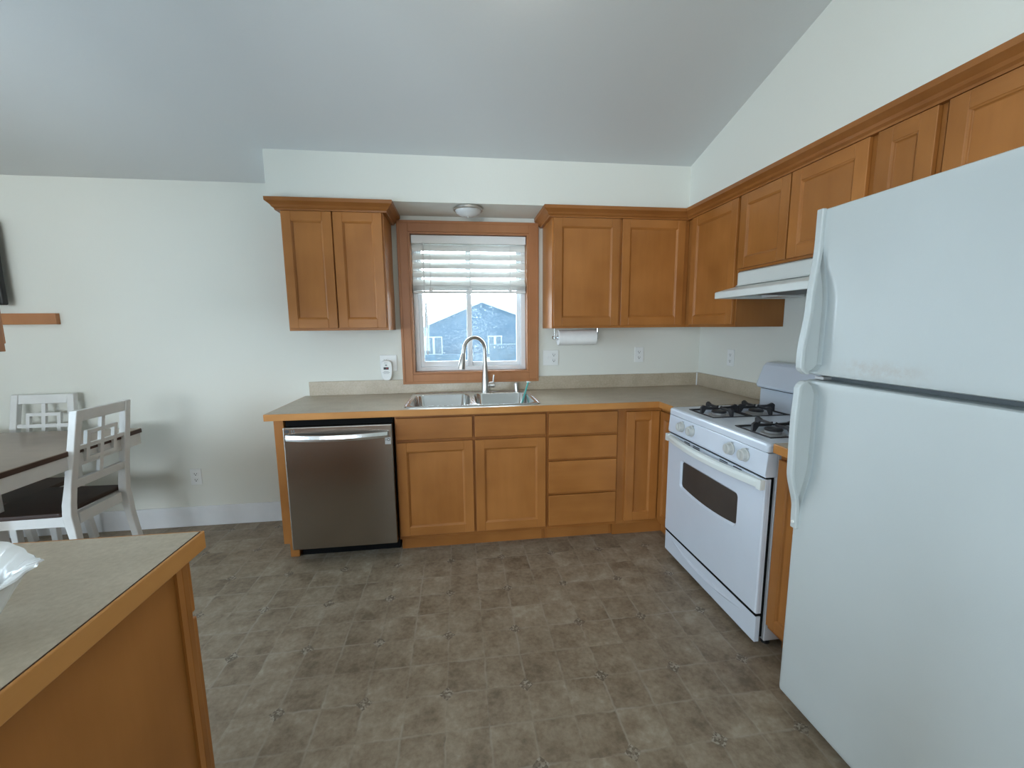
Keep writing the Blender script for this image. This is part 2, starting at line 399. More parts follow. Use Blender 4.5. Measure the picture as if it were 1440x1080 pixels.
# blind
bl = thing('window_blind', (-1.785, .03, 1.65), 'white horizontal slat blind pulled half way up over the sink window', 'blind')
bx0, bx1 = -2.196, -1.384
MB().box(bx0, bx1, .004, .052, 1.972, 2.028).build('head_rail', PLASTIC, bl, bevel=.003)
def slat(zc, tilt, w=.058, curve=.006):
    m = MB(); rings = []
    n = 6; th = .0022
    pts = []
    for i in range(n+1):
        t = (i/n-.5); pts.append((t*w, curve*(1-4*t*t)))
    ca, sa = math.cos(tilt), math.sin(tilt)
    def tr(a, b): return (a*ca - b*sa, a*sa + b*ca)
    outer = [tr(a, b+th/2) for a, b in pts]; inner = [tr(a, b-th/2) for a, b in reversed(pts)]
    poly = [(.030+p[0], zc+p[1]) for p in outer+inner]
    m.prism(poly, 'a', bx0+.004, bx1-.004)
    return m
for k in range(5): slat(1.945-.0605*k, R(58)).build('slat', BLIND, bl)
for k in range(7): slat(1.684-.0055*k-(0 if k else -.006), R(3 if k else 8), .05, .003).build('slat', BLIND, bl)
MB().box(bx0+.002, bx1-.002, .007, .053, 1.628, 1.646).build('bottom_rail', PLASTIC, bl, bevel=.004)
MB().tube([(-2.115, .004, 1.985), (-2.116, .002, 1.385)], .0035, 8).build('wand', PLASTIC, bl)
for x in (-2.07, -1.79, -1.50):
    MB().tube([(x, .000, 1.975), (x, .000, 1.64)], .0014, 6).build('lift_cord', PLASTIC, bl)
    MB().box(x-.014, x+.014, .0005, .004, 1.634, 1.664).build('cord_clip', PLASTIC, bl, bevel=.001)

# soffit dome light
dl = thing('dome_light', (-1.80, -.235, 2.10), 'small round glass dome light on the soffit above the sink window', 'ceiling light')
MB().lathe([(.03, .052), (.088, .052), (.096, .046), (.096, .034), (.090, .030), (.084, .034), (.03, .040)], (-1.80, -.235, 2.10)).build('metal_rim', NICKEL, dl)
MB().lathe([(.084, .036), (.083, .028), (.070, .012), (.045, .002), (.015, -.003), (.0, -.003)], (-1.80, -.235, 2.10)).build('glass_dome', LAMPG, dl)
MB().lathe([(.0, -.002), (.007, -.004), (.006, -.010), (.0, -.012)], (-1.80, -.235, 2.10), n=12).build('finial', NICKEL, dl)

cl = thing('ceiling_lamp', (-1.63, -1.56, 2.66), 'lit round glass lamp on the sloped ceiling above the kitchen floor', 'ceiling light')
LIT = NT('lit_lamp_glass'); LIT = LIT.base((.9, .9, .86), .4, 0, Emission_Color=(1, .95, .86, 1), Emission_Strength=10.0)
MB().lathe([(.03, .088), (.165, .088), (.168, .075), (.150, .070), (.03, .070)], (-1.63, -1.56, 2.64)).build('ceiling_plate', NICKEL, cl)
MB().lathe([(.148, .070), (.150, .055), (.12, .025), (.07, .008), (.0, .004)], (-1.63, -1.56, 2.64)).build('glass_dome', LIT, cl)

# ------------------------------------------------------------------ cabinets
def door(parent, o, u, n, w, h, name='door', fw=.055, th=.019, slab=False, wh=None):
    """framed door standing on face frame; o = lower corner, u along width, n outwards"""
    wh = wh or (WX if abs(u[0]) > .5 else WY)
    m = MB(o, u, n)
    if slab:
        m.box(0, w, .0008, th, 0, h, 0)
        return m.build(name, [wh], parent, bevel=.004, seg=2)
    m.box(0, fw, .0008, th, 0, h, 0).box(w-fw, w, .0008, th, 0, h, 0)
    m.box(fw, w-fw, .0008, th, 0, fw, 1).box(fw, w-fw, .0008, th, h-fw, h, 1)
    def ring(i, b): return [(fw+i, b, fw+i), (w-fw-i, b, fw+i), (w-fw-i, b, h-fw-i), (fw+i, b, h-fw-i)]
    m.loft([ring(-.0005, th-.001), ring(.002, th-.0035), ring(.0055, th-.0035), ring(.0075, th-.009), ring(.011, th-.009), ring(.011, .002)], caps=(False, False), mi=0)
    d = m.build(name, [WZ, wh], parent, bevel=.0018, seg=1)
    p = MB(o, u, n); p.box(fw+.0105, w-fw-.0105, .002, th-.009, fw+.0105, h-fw-.0105)
    p.build('panel', WZ, d)
    return d

NX, NY = (0, -1, 0), (-1, 0, 0)
UX, UY = (1, 0, 0), (0, 1, 0)
FY, FX = -.305, -.305        # upper face frames

# left upper cabinet
c = thing('upper_cabinet', (-2.625, -.15, 1.372), 'two-door maple upper cabinet on the wall left of the window', 'cabinet')
MB().box(-2.925, -2.325, FY, -.001, 1.372, 2.1505).build('body', WZ, c, bevel=.0015)
door(c, (-2.918, FY, 1.388), UX, NX, .288, .697); door(c, (-2.622, FY, 1.388), UX, NX, .288, .697)
def crown_loft(path_fn, mats, name, parent=None):
    prof = [(.0006, 2.086), (.022, 2.086), (.024, 2.094), (.034, 2.102), (.040, 2.112), (.054, 2.124), (.062, 2.130), (.063, 2.1505), (.0006, 2.1505)]
    m = MB(); rings = []
    n = len(path_fn(0, 0))
    for i in range(n): rings.append([path_fn(d, z)[i] for d, z in prof])
    m.loft(rings)
    return m.build(name, mats, parent)
crown_loft(lambda d, z: [(-2.925-d, -.001, z), (-2.925-d, FY-d, z), (-2.325+d, FY-d, z), (-2.325+d, -.001, z)], CROWN, 'crown_molding', c)

# right of window, back wall
c = thing('upper_cabinet', (-.78, -.15, 1.372), 'two-door maple upper cabinet between the window and the room corner', 'cabinet')
MB().box(-1.26, -.306, FY, -.001, 1.372, 2.1505).build('body', WZ, c, bevel=.0015)
door(c, (-1.250, FY, 1.388), UX, NX, .448, .697); door(c, (-.786, FY, 1.388), UX, NX, .446, .697)
# right wall run; u runs towards the camera (-y) so width axis is -y
UN = (0, -1, 0)
c = thing('upper_cabinet', (-.15, -.57, 1.372), 'single-door maple upper cabinet in the corner left of the range hood', 'cabinet')
MB().box(FX, -.001, -.840, -.001, 1.372, 2.1505).build('body', WZ, c, bevel=.0015)
door(c, (FX, -.372, 1.388), UN, NY, .455, .697)
c = thing('upper_cabinet', (-.15, -1.22, 1.68), 'short two-door maple cabinet directly above the range hood', 'cabinet')
MB().box(FX, -.001, -1.600, -.842, 1.682, 2.1505).build('body', WZ, c, bevel=.0015)
door(c, (FX, -.850, 1.694), UN, NY, .345, .391); door(c, (FX, -1.204, 1.694), UN, NY, .368, .391)
c = thing('upper_cabinet', (-.15, -1.7, 1.372), 'narrow single-door maple upper cabinet between hood and refrigerator', 'cabinet')
MB().box(FX, -.001, -1.814, -1.602, 1.372, 2.1505).build('body', WZ, c, bevel=.0015)
door(c, (FX, -1.604, 1.388), UN, NY, .196, .697)
c = thing('upper_cabinet', (-.15, -2.2, 1.80), 'wide maple cabinet above the white refrigerator', 'cabinet')
MB().box(FX, -.001, -2.68, -1.816, 1.79, 2.1505).build('body', WZ, c, bevel=.0015)
door(c, (FX, -1.830, 1.80), UN, NY, .408, .285); door(c, (FX, -2.252, 1.80), UN, NY, .408, .285)
cm = crown_loft(lambda d, z: [(-1.26-d, -.001, z), (-1.26-d, FY-d, z), (FX-d, FY-d, z), (FX-d, -2.68, z)], CROWN, 'crown_molding')
tag(cm, 'long brown crown molding above the cabinets right of the window', 'molding')

# base cabinets ------------------------------------------------------
BF = -.610
def base_body(parent, o, u, n, w, depth, openfront=False):
    m = MB(o, u, n)   # b = 0 at front plane, negative behind
    t = .018
    m.box(0, t, -depth, -.02, .105, .874).box(w-t, w, -depth, -.02, .105, .874)
    m.box(t, w-t, -depth, -depth+t, .105, .874).box(t, w-t, -depth+t, -.02, .105, .105+t)
    m.box(0, t, -depth, -.075, .0, .105).box(w-t, w, -depth, -.075, .0, .105)
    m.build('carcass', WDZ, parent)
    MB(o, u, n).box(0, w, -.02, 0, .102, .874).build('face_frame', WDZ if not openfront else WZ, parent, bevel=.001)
    MB(o, u, n).box(t, w-t, -.090, -.075, .0, .105).build('toe_kick', WX if abs(u[0]) > .5 else WY, parent)

c = thing('sink_cabinet', (-1.81, -.3, 0), 'maple base cabinet under the sink with two doors', 'cabinet')
base_body(c, (-2.270, BF, 0), UX, NX, .912, .605)
for x0, w in ((-2.262, .446), (-1.802, .434)):
    door(c, (x0, BF, .729), UX, NX, w, .130, name='false_drawer_front', slab=True)
    door(c, (x0, BF, .128), UX, NX, w, .583)
c = thing('drawer_cabinet', (-1.13, -.3, 0), 'maple base cabinet with a stack of four drawers', 'cabinet')
base_body(c, (-1.357, BF, 0), UX, NX, .456, .605)
for z0, h in ((.722, .136), (.566, .142), (.346, .205), (.128, .202)):
    door(c, (-1.349, BF, z0), UX, NX, .440, h, name='drawer', slab=True)
c = thing('corner_cabinet', (-.45, -.4, 0), 'L-shaped maple corner base cabinet with folding door beside the range', 'cabinet')
m = MB(); m.box(-.899, -.59, -.59, -.005, .105, .874).box(-.59, -.005, -.800, -.005, .105, .874)
m.box(-.899, -.62, -.535, -.005, 0, .105).box(-.535, -.005, -.800, -.005, 0, .105)
m.build('carcass', WDZ, c)
MB().box(-.900, -.61, -.61, -.591, .102, .874).box(-.61, -.591, -.805, -.61, .102, .874).build('face_frame', WZ, c, bevel=.001)
MB().box(-.899, -.536, -.552, -.536, 0, .104).box(-.552, -.536, -.80, -.552, 0, .104).build('toe_kick', WX, c)
door(c, (-.848, BF, .128), UX, NX, .216, .722); door(c, (-.610, -.634, .128), UN, NY, .166, .722, fw=.045)
c = thing('narrow_base_cabinet', (-.3, -1.715, 0), 'narrow maple base cabinet squeezed between range and refrigerator', 'cabinet')
base_body(c, (BF, -1.603, 0), UN, NY, .214, .600)
door(c, (BF, -1.612, .128), UN, NY, .196, .722, fw=.045)
e = MB().prism([(-.610, .125), (-.535, .125), (-.535, 0), (-.004, 0), (-.004, .874), (-.610, .874)], 'a', -2.938, -2.886).build('end_panel', WZ, bevel=.001)
tag(e, 'maple end panel standing left of the dishwasher', 'panel')

# countertops ------------------------------------------------------
ct = thing('countertop', (-1.5, -.3, .876), 'L-shaped beige laminate countertop running under the window into the corner', 'countertop')
sx0, sx1, sy0, sy1 = -2.195, -1.405, -.585, -.115     # sink cut-out
m = MB(); z0, z1 = .8755, .914; fy = -.6435
m.box(-2.966, sx0, fy, -.001, z0, z1).box(sx1, -.6435, fy, -.001, z0, z1).box(sx0, sx1, fy, sy0, z0, z1).box(sx0, sx1, sy1, -.001, z0, z1)
m.box(-.6435, -.001, -.812, -.001, z0, z1)
m.build('slab', LAM, ct)
MB().box(-2.972, -.650, -.650, fy, z0, .9135).build('front_edge', EDGEX, ct, bevel=.002)
MB().box(-2.972, -2.966, fy, -.001, z0, .9135).build('end_edge', EDGEX, ct, bevel=.002)
MB().prism([(-.650, -.650), (-.6435, -.6435), (-.6435, -.812), (-.650, -.812)], 'c', z0, .9135).build('front_edge', EDGEY, ct, bevel=.002)
MB().box(-2.935, -.020, -.020, -.001, .9145, 1.014).build('backsplash', LAM, ct, bevel=.0015)
MB().box(-.020, -.001, -.812, -.001, .9145, 1.014).build('backsplash', LAM, ct, bevel=.0015)
# short white caulk line in the inner corner
MB().box(-.026, -.020, -.026, -.020, .9145, 1.0135).build('caulk_line', WHITE_TRIM, ct)
c2 = thing('countertop', (-.3, -1.71, .876), 'short piece of beige countertop between range and refrigerator', 'countertop')
MB().box(-.6435, -.001, -1.818, -1.602, z0, z1).build('slab', LAM, c2)
MB().box(-.650, -.6435, -1.818, -1.602, z0, .9135).build('front_edge', EDGEY, c2, bevel=.003)
MB().box(-.020, -.001, -1.818, -1.602, .9145, 1.014).build('backsplash', LAM, c2, bevel=.0015)

# ------------------------------------------------------------------ dishwasher
dw = thing('dishwasher', (-2.577, -.35, 0), 'stainless steel dishwasher with a bowed handle under the counter', 'dishwasher')
MB().box(-2.876, -2.280, -.60, -.02, .10, .868).build('tub', BLACK, dw)
MB().box(-2.872, -2.284, -.52, -.10, .0, .099).build('toe_panel', GAP, dw)
MB().box(-2.876, -2.280, -.655, -.602, .104, .836).build('door', STEEL, dw, bevel=.006, seg=3)
MB().box(-2.874, -2.282, -.61, -.56, .838, .872).build('dark_gap_strip', GAP, dw)  # dark strip giving the shade of the gap above the door
hx0, hx1 = -2.858, -2.302; m = MB(); rings = []
for i in range(21):
    t = i/20; x = hx0+(hx1-hx0)*t; bow = .046*(1-(2*t-1)**2)+.008; zc = .776
    y = -.655-bow
    rings.append([(x, y-.008, zc-.014), (x, y-.010, zc), (x, y-.006, zc+.020), (x, y+.008, zc+.022), (x, y+.008, zc-.018)])
m.loft(rings, smooth=False); m.build('handle', HANDLE_STEEL, dw, bevel=.002)
for x in (-2.849, -2.311): MB().box(x-.007, x+.007, -.665, -.654, .762, .795).build('handle_mount', HANDLE_STEEL, dw)
lg = MB().lathe([(.0, 0), (.010, 0), (.010, .0008), (.0, .0008)], (-2.853, -.6562, .815), 'y', 24).build('round_logo', DGREY, dw)
def ringmesh(cx, cy, cz_, r, w, axis='y', n=32):
    return MB().lathe([(r-w, 0), (r, 0), (r, .0008), (r-w, .0008), (r-w, 0)], (cx, cy, cz_), axis, n, closed=True)
MB().box(-2.829, -2.826, -.6563, -.6555, .808, .822).box(-2.829, -2.822, -.6563, -.6555, .808, .811).box(-2.819, -2.816, -.6563, -.6555, .808, .822).box(-2.819, -2.811, -.6563, -.6555, .808, .811).box(-2.819, -2.811, -.6563, -.6555, .819, .822).box(-2.813, -2.811, -.6563, -.6555, .808, .816).build('lettering', INK, dw)
st = MB().box(-2.322, -2.290, -.6560, -.6552, .718, .760).build('sticker', plain('sticker_grey', (.50, .49, .47), .5), dw)
ringmesh(-2.302, -.6562, .745, .0085, .0028).build('badge_ring', BLACK, st)
MB().box(-2.3175, -2.315, -.6570, -.6560, .738, .752).build('badge_bar', BLACK, st)

# ------------------------------------------------------------------ sink, faucet and bits
sk = thing('kitchen_sink', (-1.80, -.35, .72), 'stainless steel double bowl drop-in sink below the window', 'sink')
def rrect(x0, x1, y0, y1, r, z, n=5):
    pts = []
    for cx, cy, a0 in ((x1-r, y1-r, 0), (x0+r, y1-r, 90), (x0+r, y0+r, 180), (x1-r, y0+r, 270)):
        for k in range(n+1):
            a = R(a0+90*k/n); pts.append((cx+r*math.cos(a), cy+r*math.sin(a), z))
    return pts
X0, X1, Y0, Y1 = -2.222, -1.388, -.607, -.070
bm_ = MB()
# deck plate: outer rim lofted down to a ledge, then the deck filled around two bowls by bridging
outer = [rrect(X0, X1, Y0, Y1, .04, .9145, 6), rrect(X0, X1, Y0, Y1, .04, .917, 6), rrect(X0+.006, X1-.006, Y0+.005, Y1-.005, .036, .9225, 6), rrect(X0+.011, X1-.011, Y0+.011, Y1-.011, .032, .9220, 6), rrect(X0+.016, X1-.016, Y0+.016, Y1-.016, .03, .9185, 6)]
bm_.loft(outer, caps=(False, False), smooth=True)
bowls = [(-2.190, -1.820), (-1.788, -1.420)]; by0, by1 = -.575, -.155
def fill(m, loops):
    bm = m.bm; es = []
    for lp in loops:
        vs = [bm.verts.new(p) for p in lp]
        es += [bm.edges.new((vs[i], vs[(i+1) % len(vs)])) for i in range(len(vs))]
    bmesh.ops.triangle_fill(bm, use_beauty=True, use_dissolve=False, edges=es)
fill(bm_, [outer[-1]] + [rrect(a, b, by0, by1, .06, .9185, 8) for a, b in bowls])
bm_.build('rim', SINK, sk)
for a, b in bowls:
    g = MB(); g.loft([rrect(a, b, by0, by1, .06, .9185, 8), rrect(a+.004, b-.004, by0+.004, by1-.004, .058, .912, 8), rrect(a+.012, b-.012, by0+.012, by1-.012, .06, .76, 8), rrect(a+.03, b-.03, by0+.03, by1-.03, .05, .735, 8), rrect(a+.07, b-.07, by0+.07, by1-.07, .04, .73, 8)], caps=(False, True), smooth=True)
    bo = g.build('bowl', SINK, sk)
    cx, cy = (a+b)/2, (by0+by1)/2
    MB().lathe([(.045, .0), (.045, .004), (.036, .003), (.030, -.002), (.0, -.002)], (cx, cy, .731), n=24).build('drain', CHROME, bo)
fa = thing('kitchen_faucet', (-1.69, -.105, .9187), 'brushed nickel gooseneck pull-down faucet behind the sink', 'faucet')
bx, by = -1.702, -.122
MB().lathe([(.030, 0), (.030, .006), (.0275, .012), (.026, .05), (.020, .14), (.0155, .22), (.0145, .26), (.0, .262)], (bx, by, .9187), n=28).build('body', NICKEL, fa)
ang = math.atan2(-.47, -.88); D = Vector((math.cos(ang), math.sin(ang), 0)); pts = []
top = Vector((bx, by, 1.160))
for k in range(5): pts.append(top + Vector((0, 0, .0175*k)))
Rr = .083; cc = top+Vector((0, 0, .07))+D*Rr
for k in range(1, 19):
    a = math.pi - math.pi*.97*k/18; pts.append(cc + D*Rr*math.cos(a) + Vector((0, 0, Rr*math.sin(a))))
tdir = (pts[-1]-pts[-2]).normalized(); pts.append(pts[-1]+tdir*.035); e0 = pts[-1]
MB().tube(pts, .0125, 18).build('spout', NICKEL, fa)
MB().tube([e0-tdir*.005, e0+tdir*.008, e0+tdir*.03, e0+tdir*.085, e0+tdir*.105], [.0126, .0150, .0185, .0240, .0225], 20).build('spray_head', NICKEL, fa)
MB().tube([(bx+.015, by, .975), (bx+.028, by, .975), (bx+.030, by, .975), (bx+.064, by, .975), (bx+.068, by, .975)], [.018, .018, .021, .021, .017], 18).build('handle_hub', NICKEL, fa)
MB().tube([(bx+.056, by, .985), (bx+.060, by, 1.03), (bx+.062, by, 1.045)], [.006, .0065, .006], 12).build('handle', NICKEL, fa)
ag = MB().lathe([(.021, 0), (.021, .004), (.018, .006), (.018, .058), (.016, .064), (.0, .066)], (-1.478, -.122, .9187), n=24).build('air_gap', NICKEL)
tag(ag, 'short nickel air gap cylinder to the right of the faucet', 'air gap')
br = thing('dish_brush', (-1.46, -.22, .80), 'teal handled dish brush leaning out of the sink bowl', 'brush')
p0, p1 = Vector((-1.502, -.33, .765)), Vector((-1.398, -.165, .992))
MB().tube([p0, p0.lerp(p1, .5), p1], [.006, .0065, .006], 10).build('handle', TEAL, br)
MB().tube([p1+Vector((-.012, 0, .003)), p1+Vector((.018, 0, -.001))], .0055, 10).build('handle_tip', PLASTIC, br)
MB().lathe([(.0, 0), (.022, 0), (.026, .012), (.024, .03), (.0, .032)], (-1.505, -.333, .737), n=18).build('brush_head', TEAL, br)
sp = MB(); sp.tube([(-1.600, -.220, .760), (-1.575, -.205, .770), (-1.548, -.200, .762)], [.022, .028, .020], 12, flat=.8)
spo = sp.build('dish_cloth', GREEN); tag(spo, 'small green scrubbing cloth lying in the right sink bowl', 'cloth')

# ------------------------------------------------------------------ gas range
rg = thing('gas_range', (-.34, -1.206, 0), 'white gas range with four burners and an oven window', 'range')
ry0, ry1 = -1.597, -.815
MB().box(-.618, -.03, ry0, ry1, .035, .872).build('body', ENAMEL2, rg, bevel=.002)
MB().box(-.640, -.6185, ry0+.014, ry1-.014, .045, .866).build('dark_gap_backing', GAP, rg)  # dark plate standing in for shade in the gaps around door and drawer
for x, y in ((-.58, -.85), (-.58, -1.56), (-.08, -.85), (-.08, -1.56)):
    MB().lathe([(.018, 0), (.018, .036), (.0, .036)], (x, y, 0), n=14).build('foot', BLACK, rg)
# cooktop with two long wells
cb = MB(); wells = [(-1.133, -.905), (-1.528, -1.300)]; wxa, wxb = -.605, -.165
zt = .912
top_o = rrect(-.668, -.03, ry0, ry1, .012, .874, 3)
cb.loft([top_o, rrect(-.668, -.03, ry0, ry1, .012, .900, 3), rrect(-.664, -.03, ry0+.004, ry1-.004, .012, .908, 3), rrect(-.655, -.032, ry0+.012, ry1-.012, .012, zt, 3)], caps=(True, False), smooth=False)
fill(cb, [rrect(-.655, -.032, ry0+.012, ry1-.012, .012, zt, 3)] + [rrect(wxa, wxb, a, b, .02, zt, 4) for a, b in wells])
for a, b in wells:
    cb.loft([rrect(wxa, wxb, a, b, .02, zt, 4), rrect(wxa+.008, wxb-.008, a+.008, b-.008, .02, .898, 4), rrect(wxa+.02, wxb-.02, a+.02, b-.02, .02, .895, 4)], caps=(False, True), smooth=False)
cb.build('cooktop', ENAMEL, rg)
for a, b in wells:
    yc = (a+b)/2
    for xa, xb in ((-.602, -.388), (-.382, -.168)):
        xc = (xa+xb)/2
        bn = MB().lathe([(.052, .896), (.050, .902), (.034, .905), (.034, .914), (.0, .914)], (xc, yc, 0), n=28).build('burner', BURN, rg)
        MB().lathe([(.0, .915), (.036, .915), (.038, .920), (.034, .925), (.0, .927)], (xc, yc, 0), n=28).build('burner_cap', IRON, bn)
        g = MB()
        for (x0, x1, y0, y1) in ((xa, xb, a, a+.008), (xa, xb, b-.008, b), (xa, xa+.008, a, b), (xb-.008, xb, a, b)):
            g.box(x0, x1, y0, y1, zt-.004, zt+.004)
        # four arching fingers pointing at the burner
        for sx, sy in ((1, 0), (-1, 0), (0, 1), (0, -1)):
            hx = (xb-xa)/2 if sx else (b-a)/2
            gg = MB((xc, yc, 0), (sx, sy, 0), (-sy, sx, 0))
            prof = [(hx, zt), (hx, zt+.036), (hx-.014, zt+.046), (hx-.040, zt+.036), (.016, zt+.034), (.012, zt+.040), (.014, zt+.024), (hx-.030, zt+.024), (hx-.014, zt)]
            rings = []
            for w_ in (-.0065, .0065): rings.append([(a_, w_, c_) for a_, c_ in prof])
            gg.loft(rings)
            me = bpy.data.meshes.new('t'); bmesh.ops.recalc_face_normals(gg.bm, faces=gg.bm.faces); gg.bm.to_mesh(me); gg.bm.free(); g.bm.from_mesh(me); bpy.data.meshes.remove(me)
        g.build('grate', IRON, rg, bevel=.002, seg=1)
# control panel
for za, zb in ((.8705, .8735), (.7605, .7675), (.1505, .1655)): MB().box(-.661, -.6405, ry0+.006, ry1-.006, za, zb).build('seam', GAP, rg)
MB().prism([(-.618, .768), (-.668, .768), (-.672, .780), (-.664, .870), (-.618, .870)], 'b', ry0, ry1).build('control_panel', ENAMEL, rg, bevel=.003)
for i, y in enumerate((-.955, -1.052, -1.372, -1.468)):
    k = MB().lathe([(.030, .0), (.030, .004), (.026, .006), (.024, .022), (.021, .025), (.0, .025)], (-.668, y, .826), 'x', 28)
    for v in k.bm.verts: v.co.x = -.668-(v.co.x+.668)
    kn = k.build('knob', KNOB, rg)
    MB().box(-.699, -.690, y-.004, y+.004, .808, .846).build('knob_grip', KNOB, kn, bevel=.003)
    MB().box(-.6705, -.6685, y-.022, y-.006, .8565, .8595).build('printed_mark', INK, rg)
# oven door
dr = MB(); dz0, dz1 = .166, .760
def rpoly(y0, y1, z0, z1, r, sag=0, n=5):
    pts = []
    for cy, cz_, a0 in ((y1-r, z1-r, 0), (y0+r, z1-r, 90), (y0+r, z0+r, 180), (y1-r, z0+r, 270)):
        for k in range(n+1):
            a = R(a0+90*k/n); pts.append((cy+r*math.cos(a), cz_+r*math.sin(a)))
    # extra points along the bottom for the sag
    out = []
    for i, p in enumerate(pts):
        out.append(p)
        if i == 3*(n+1)-1:
            for k in range(1, 12): out.append((y0+r+(y1-y0-2*r)*k/12, z0))
    res = []
    for y, z in out:
        t = (y-(y0+y1)/2)/((y1-y0)/2)
        res.append((y, z - sag*(1-t*t) if z < (z0+z1)/2 else z))
    return res
wo = rpoly(-1.442, -.958, .478, .640, .022, .018)
dr.box(-.650, -.6405, ry0+.002, ry1-.002, dz0, dz1)
fr_ = [(-.668, y, z) for y, z in [(ry0+.006, dz0+.004), (ry1-.006, dz0+.004), (ry1-.006, dz1), (ry0+.006, dz1)]]
dr.loft([[(-.651, y, z) for _, y, z in [(0, ry0+.002, dz0), (0, ry1-.002, dz0), (0, ry1-.002, dz1), (0, ry0+.002, dz1)]], [(-.662, y, z) for _, y, z in [(0, ry0+.002, dz0), (0, ry1-.002, dz0), (0, ry1-.002, dz1), (0, ry0+.002, dz1)]], fr_], caps=(False, False))
fill(dr, [fr_, [(-.668, y, z) for y, z in wo]])
wi = rpoly(-1.432, -.968, .488, .630, .016, .018)
dr.loft([[(-.668, y, z) for y, z in wo], [(-.658, y, z) for y, z in wi], [(-.652, y, z) for y, z in wi]], caps=(False, False))
od = dr.build('oven_door', ENAMEL, rg)
g = MB(); g.loft([[(-.6585, y, z) for y, z in wi], [(-.6515, y, z) for y, z in wi]]); g.build('oven_window', OVENG, od)
# door handle: bowed bar
m = MB(); rings = []
for i in range(25):
    t = i/24; y = (ry1-.004)+(ry0-ry1+.008)*t; q = 1-(2*t-1)**2; x = -.668-.006-.040*q; zb = .722
    rings.append([(x, y, zb-.004), (x-.010, y, zb), (x-.012, y, zb+.022), (x-.002, y, zb+.032), (x+.016, y, zb+.034), (x+.012, y, zb-.002)])
m.loft(rings); m.build('handle', HOODW, od, bevel=.0015)
for y in (ry0+.014, ry1-.014): MB().box(-.689, -.667, y-.013, y+.013, .716, .758).build('handle_mount', HOODW, od, bevel=.002)
for y0, y1 in ((-.990, -1.045), (-1.075, -1.135), (-1.300, -1.360), (-1.400, -1.455)):
    for dz in (0, .009): MB().box(-.6695, -.6675, y1, y0, .7440+dz-.002, .7440+dz+.002).build('vent_slot', GAP, od)
# storage drawer with a bowed ridge
m = MB(); m.box(-.662, -.6405, ry0+.002, ry1-.002, .034, .150)
rings = []
for i in range(25):
    t = i/24; y = -.900-(.60)*t; q = 1-(2*t-1)**2; z = .122 - .030*q; h = .001+.020*q
    rings.append([(-.6620, y, z+.010), (-.6620-h*.6, y, z+.003), (-.6620-h*.2, y, z-.004), (-.6620+.002, y, z-.010)])
m.loft(rings)
m.build('storage_drawer', ENAMEL, rg, bevel=.003)
# back guard
MB().prism([(-.028, .905), (-.100, .905), (-.100, 1.010), (-.028, 1.010)], 'b', ry0+.004, ry1-.006).build('back_riser', ENAMEL, rg, bevel=.002)
rings = []
for y, s in ((ry1-.002, .80), (ry1-.006, .93), (ry1-.018, 1), (ry0+.018, 1), (ry0+.006, .93), (ry0+.002, .80)):
    pr = [(-.028, 1.018), (-.128, 1.018), (-.136, 1.030), (-.092, 1.150), (-.080, 1.164), (-.028, 1.168)]
    cxm, czm = -.07, 1.09
    rings.append([(cxm+(x-cxm)*s, y, czm+(z-czm)*s) for x, z in pr])
MB().loft(rings).build('back_guard', ENAMEL, rg, bevel=.006, seg=3)
MB().box(-.098, -.03, ry0+.006, ry1-.008, 1.010, 1.0185).build('guard_seam', GAP, rg)

# range hood
hd = thing('range_hood', (-.22, -1.22, 1.528), 'white under-cabinet range hood above the gas range', 'range hood')
hy0, hy1 = -1.598, -.846
m = MB(); m.prism([(-.003, 1.680), (-.300, 1.680), (-.312, 1.672), (-.312, 1.608), (-.325, 1.600), (-.003, 1.600)], 'b', hy0, hy1)
m.build('hood_body', HOODW, hd, bevel=.002)
m = MB(); m.prism([(-.003, 1.599), (-.312, 1.599), (-.440, 1.567), (-.446, 1.562), (-.446, 1.530), (-.430, 1.530), (-.430, 1.548), (-.020, 1.548), (-.020, 1.530), (-.003, 1.530)], 'b', hy0, hy1)
m.build('canopy', HOODW, hd, bevel=.002)
for ya, yb in ((hy1-.014, hy1-.0005), (hy0+.0005, hy0+.014)): MB().box(-.429, -.021, ya, yb, 1.530, 1.5475).build('side_lip', HOODW, hd)
MB().box(-.36, -.10, -1.40, -1.04, 1.538, 1.5475).build('grease_filter', DGREY, hd, bevel=.001)
MB().box(-.20, -.04, -1.02, -.90, 1.532, 1.5475).build('light_lens', LAMPG, hd, bevel=.003)

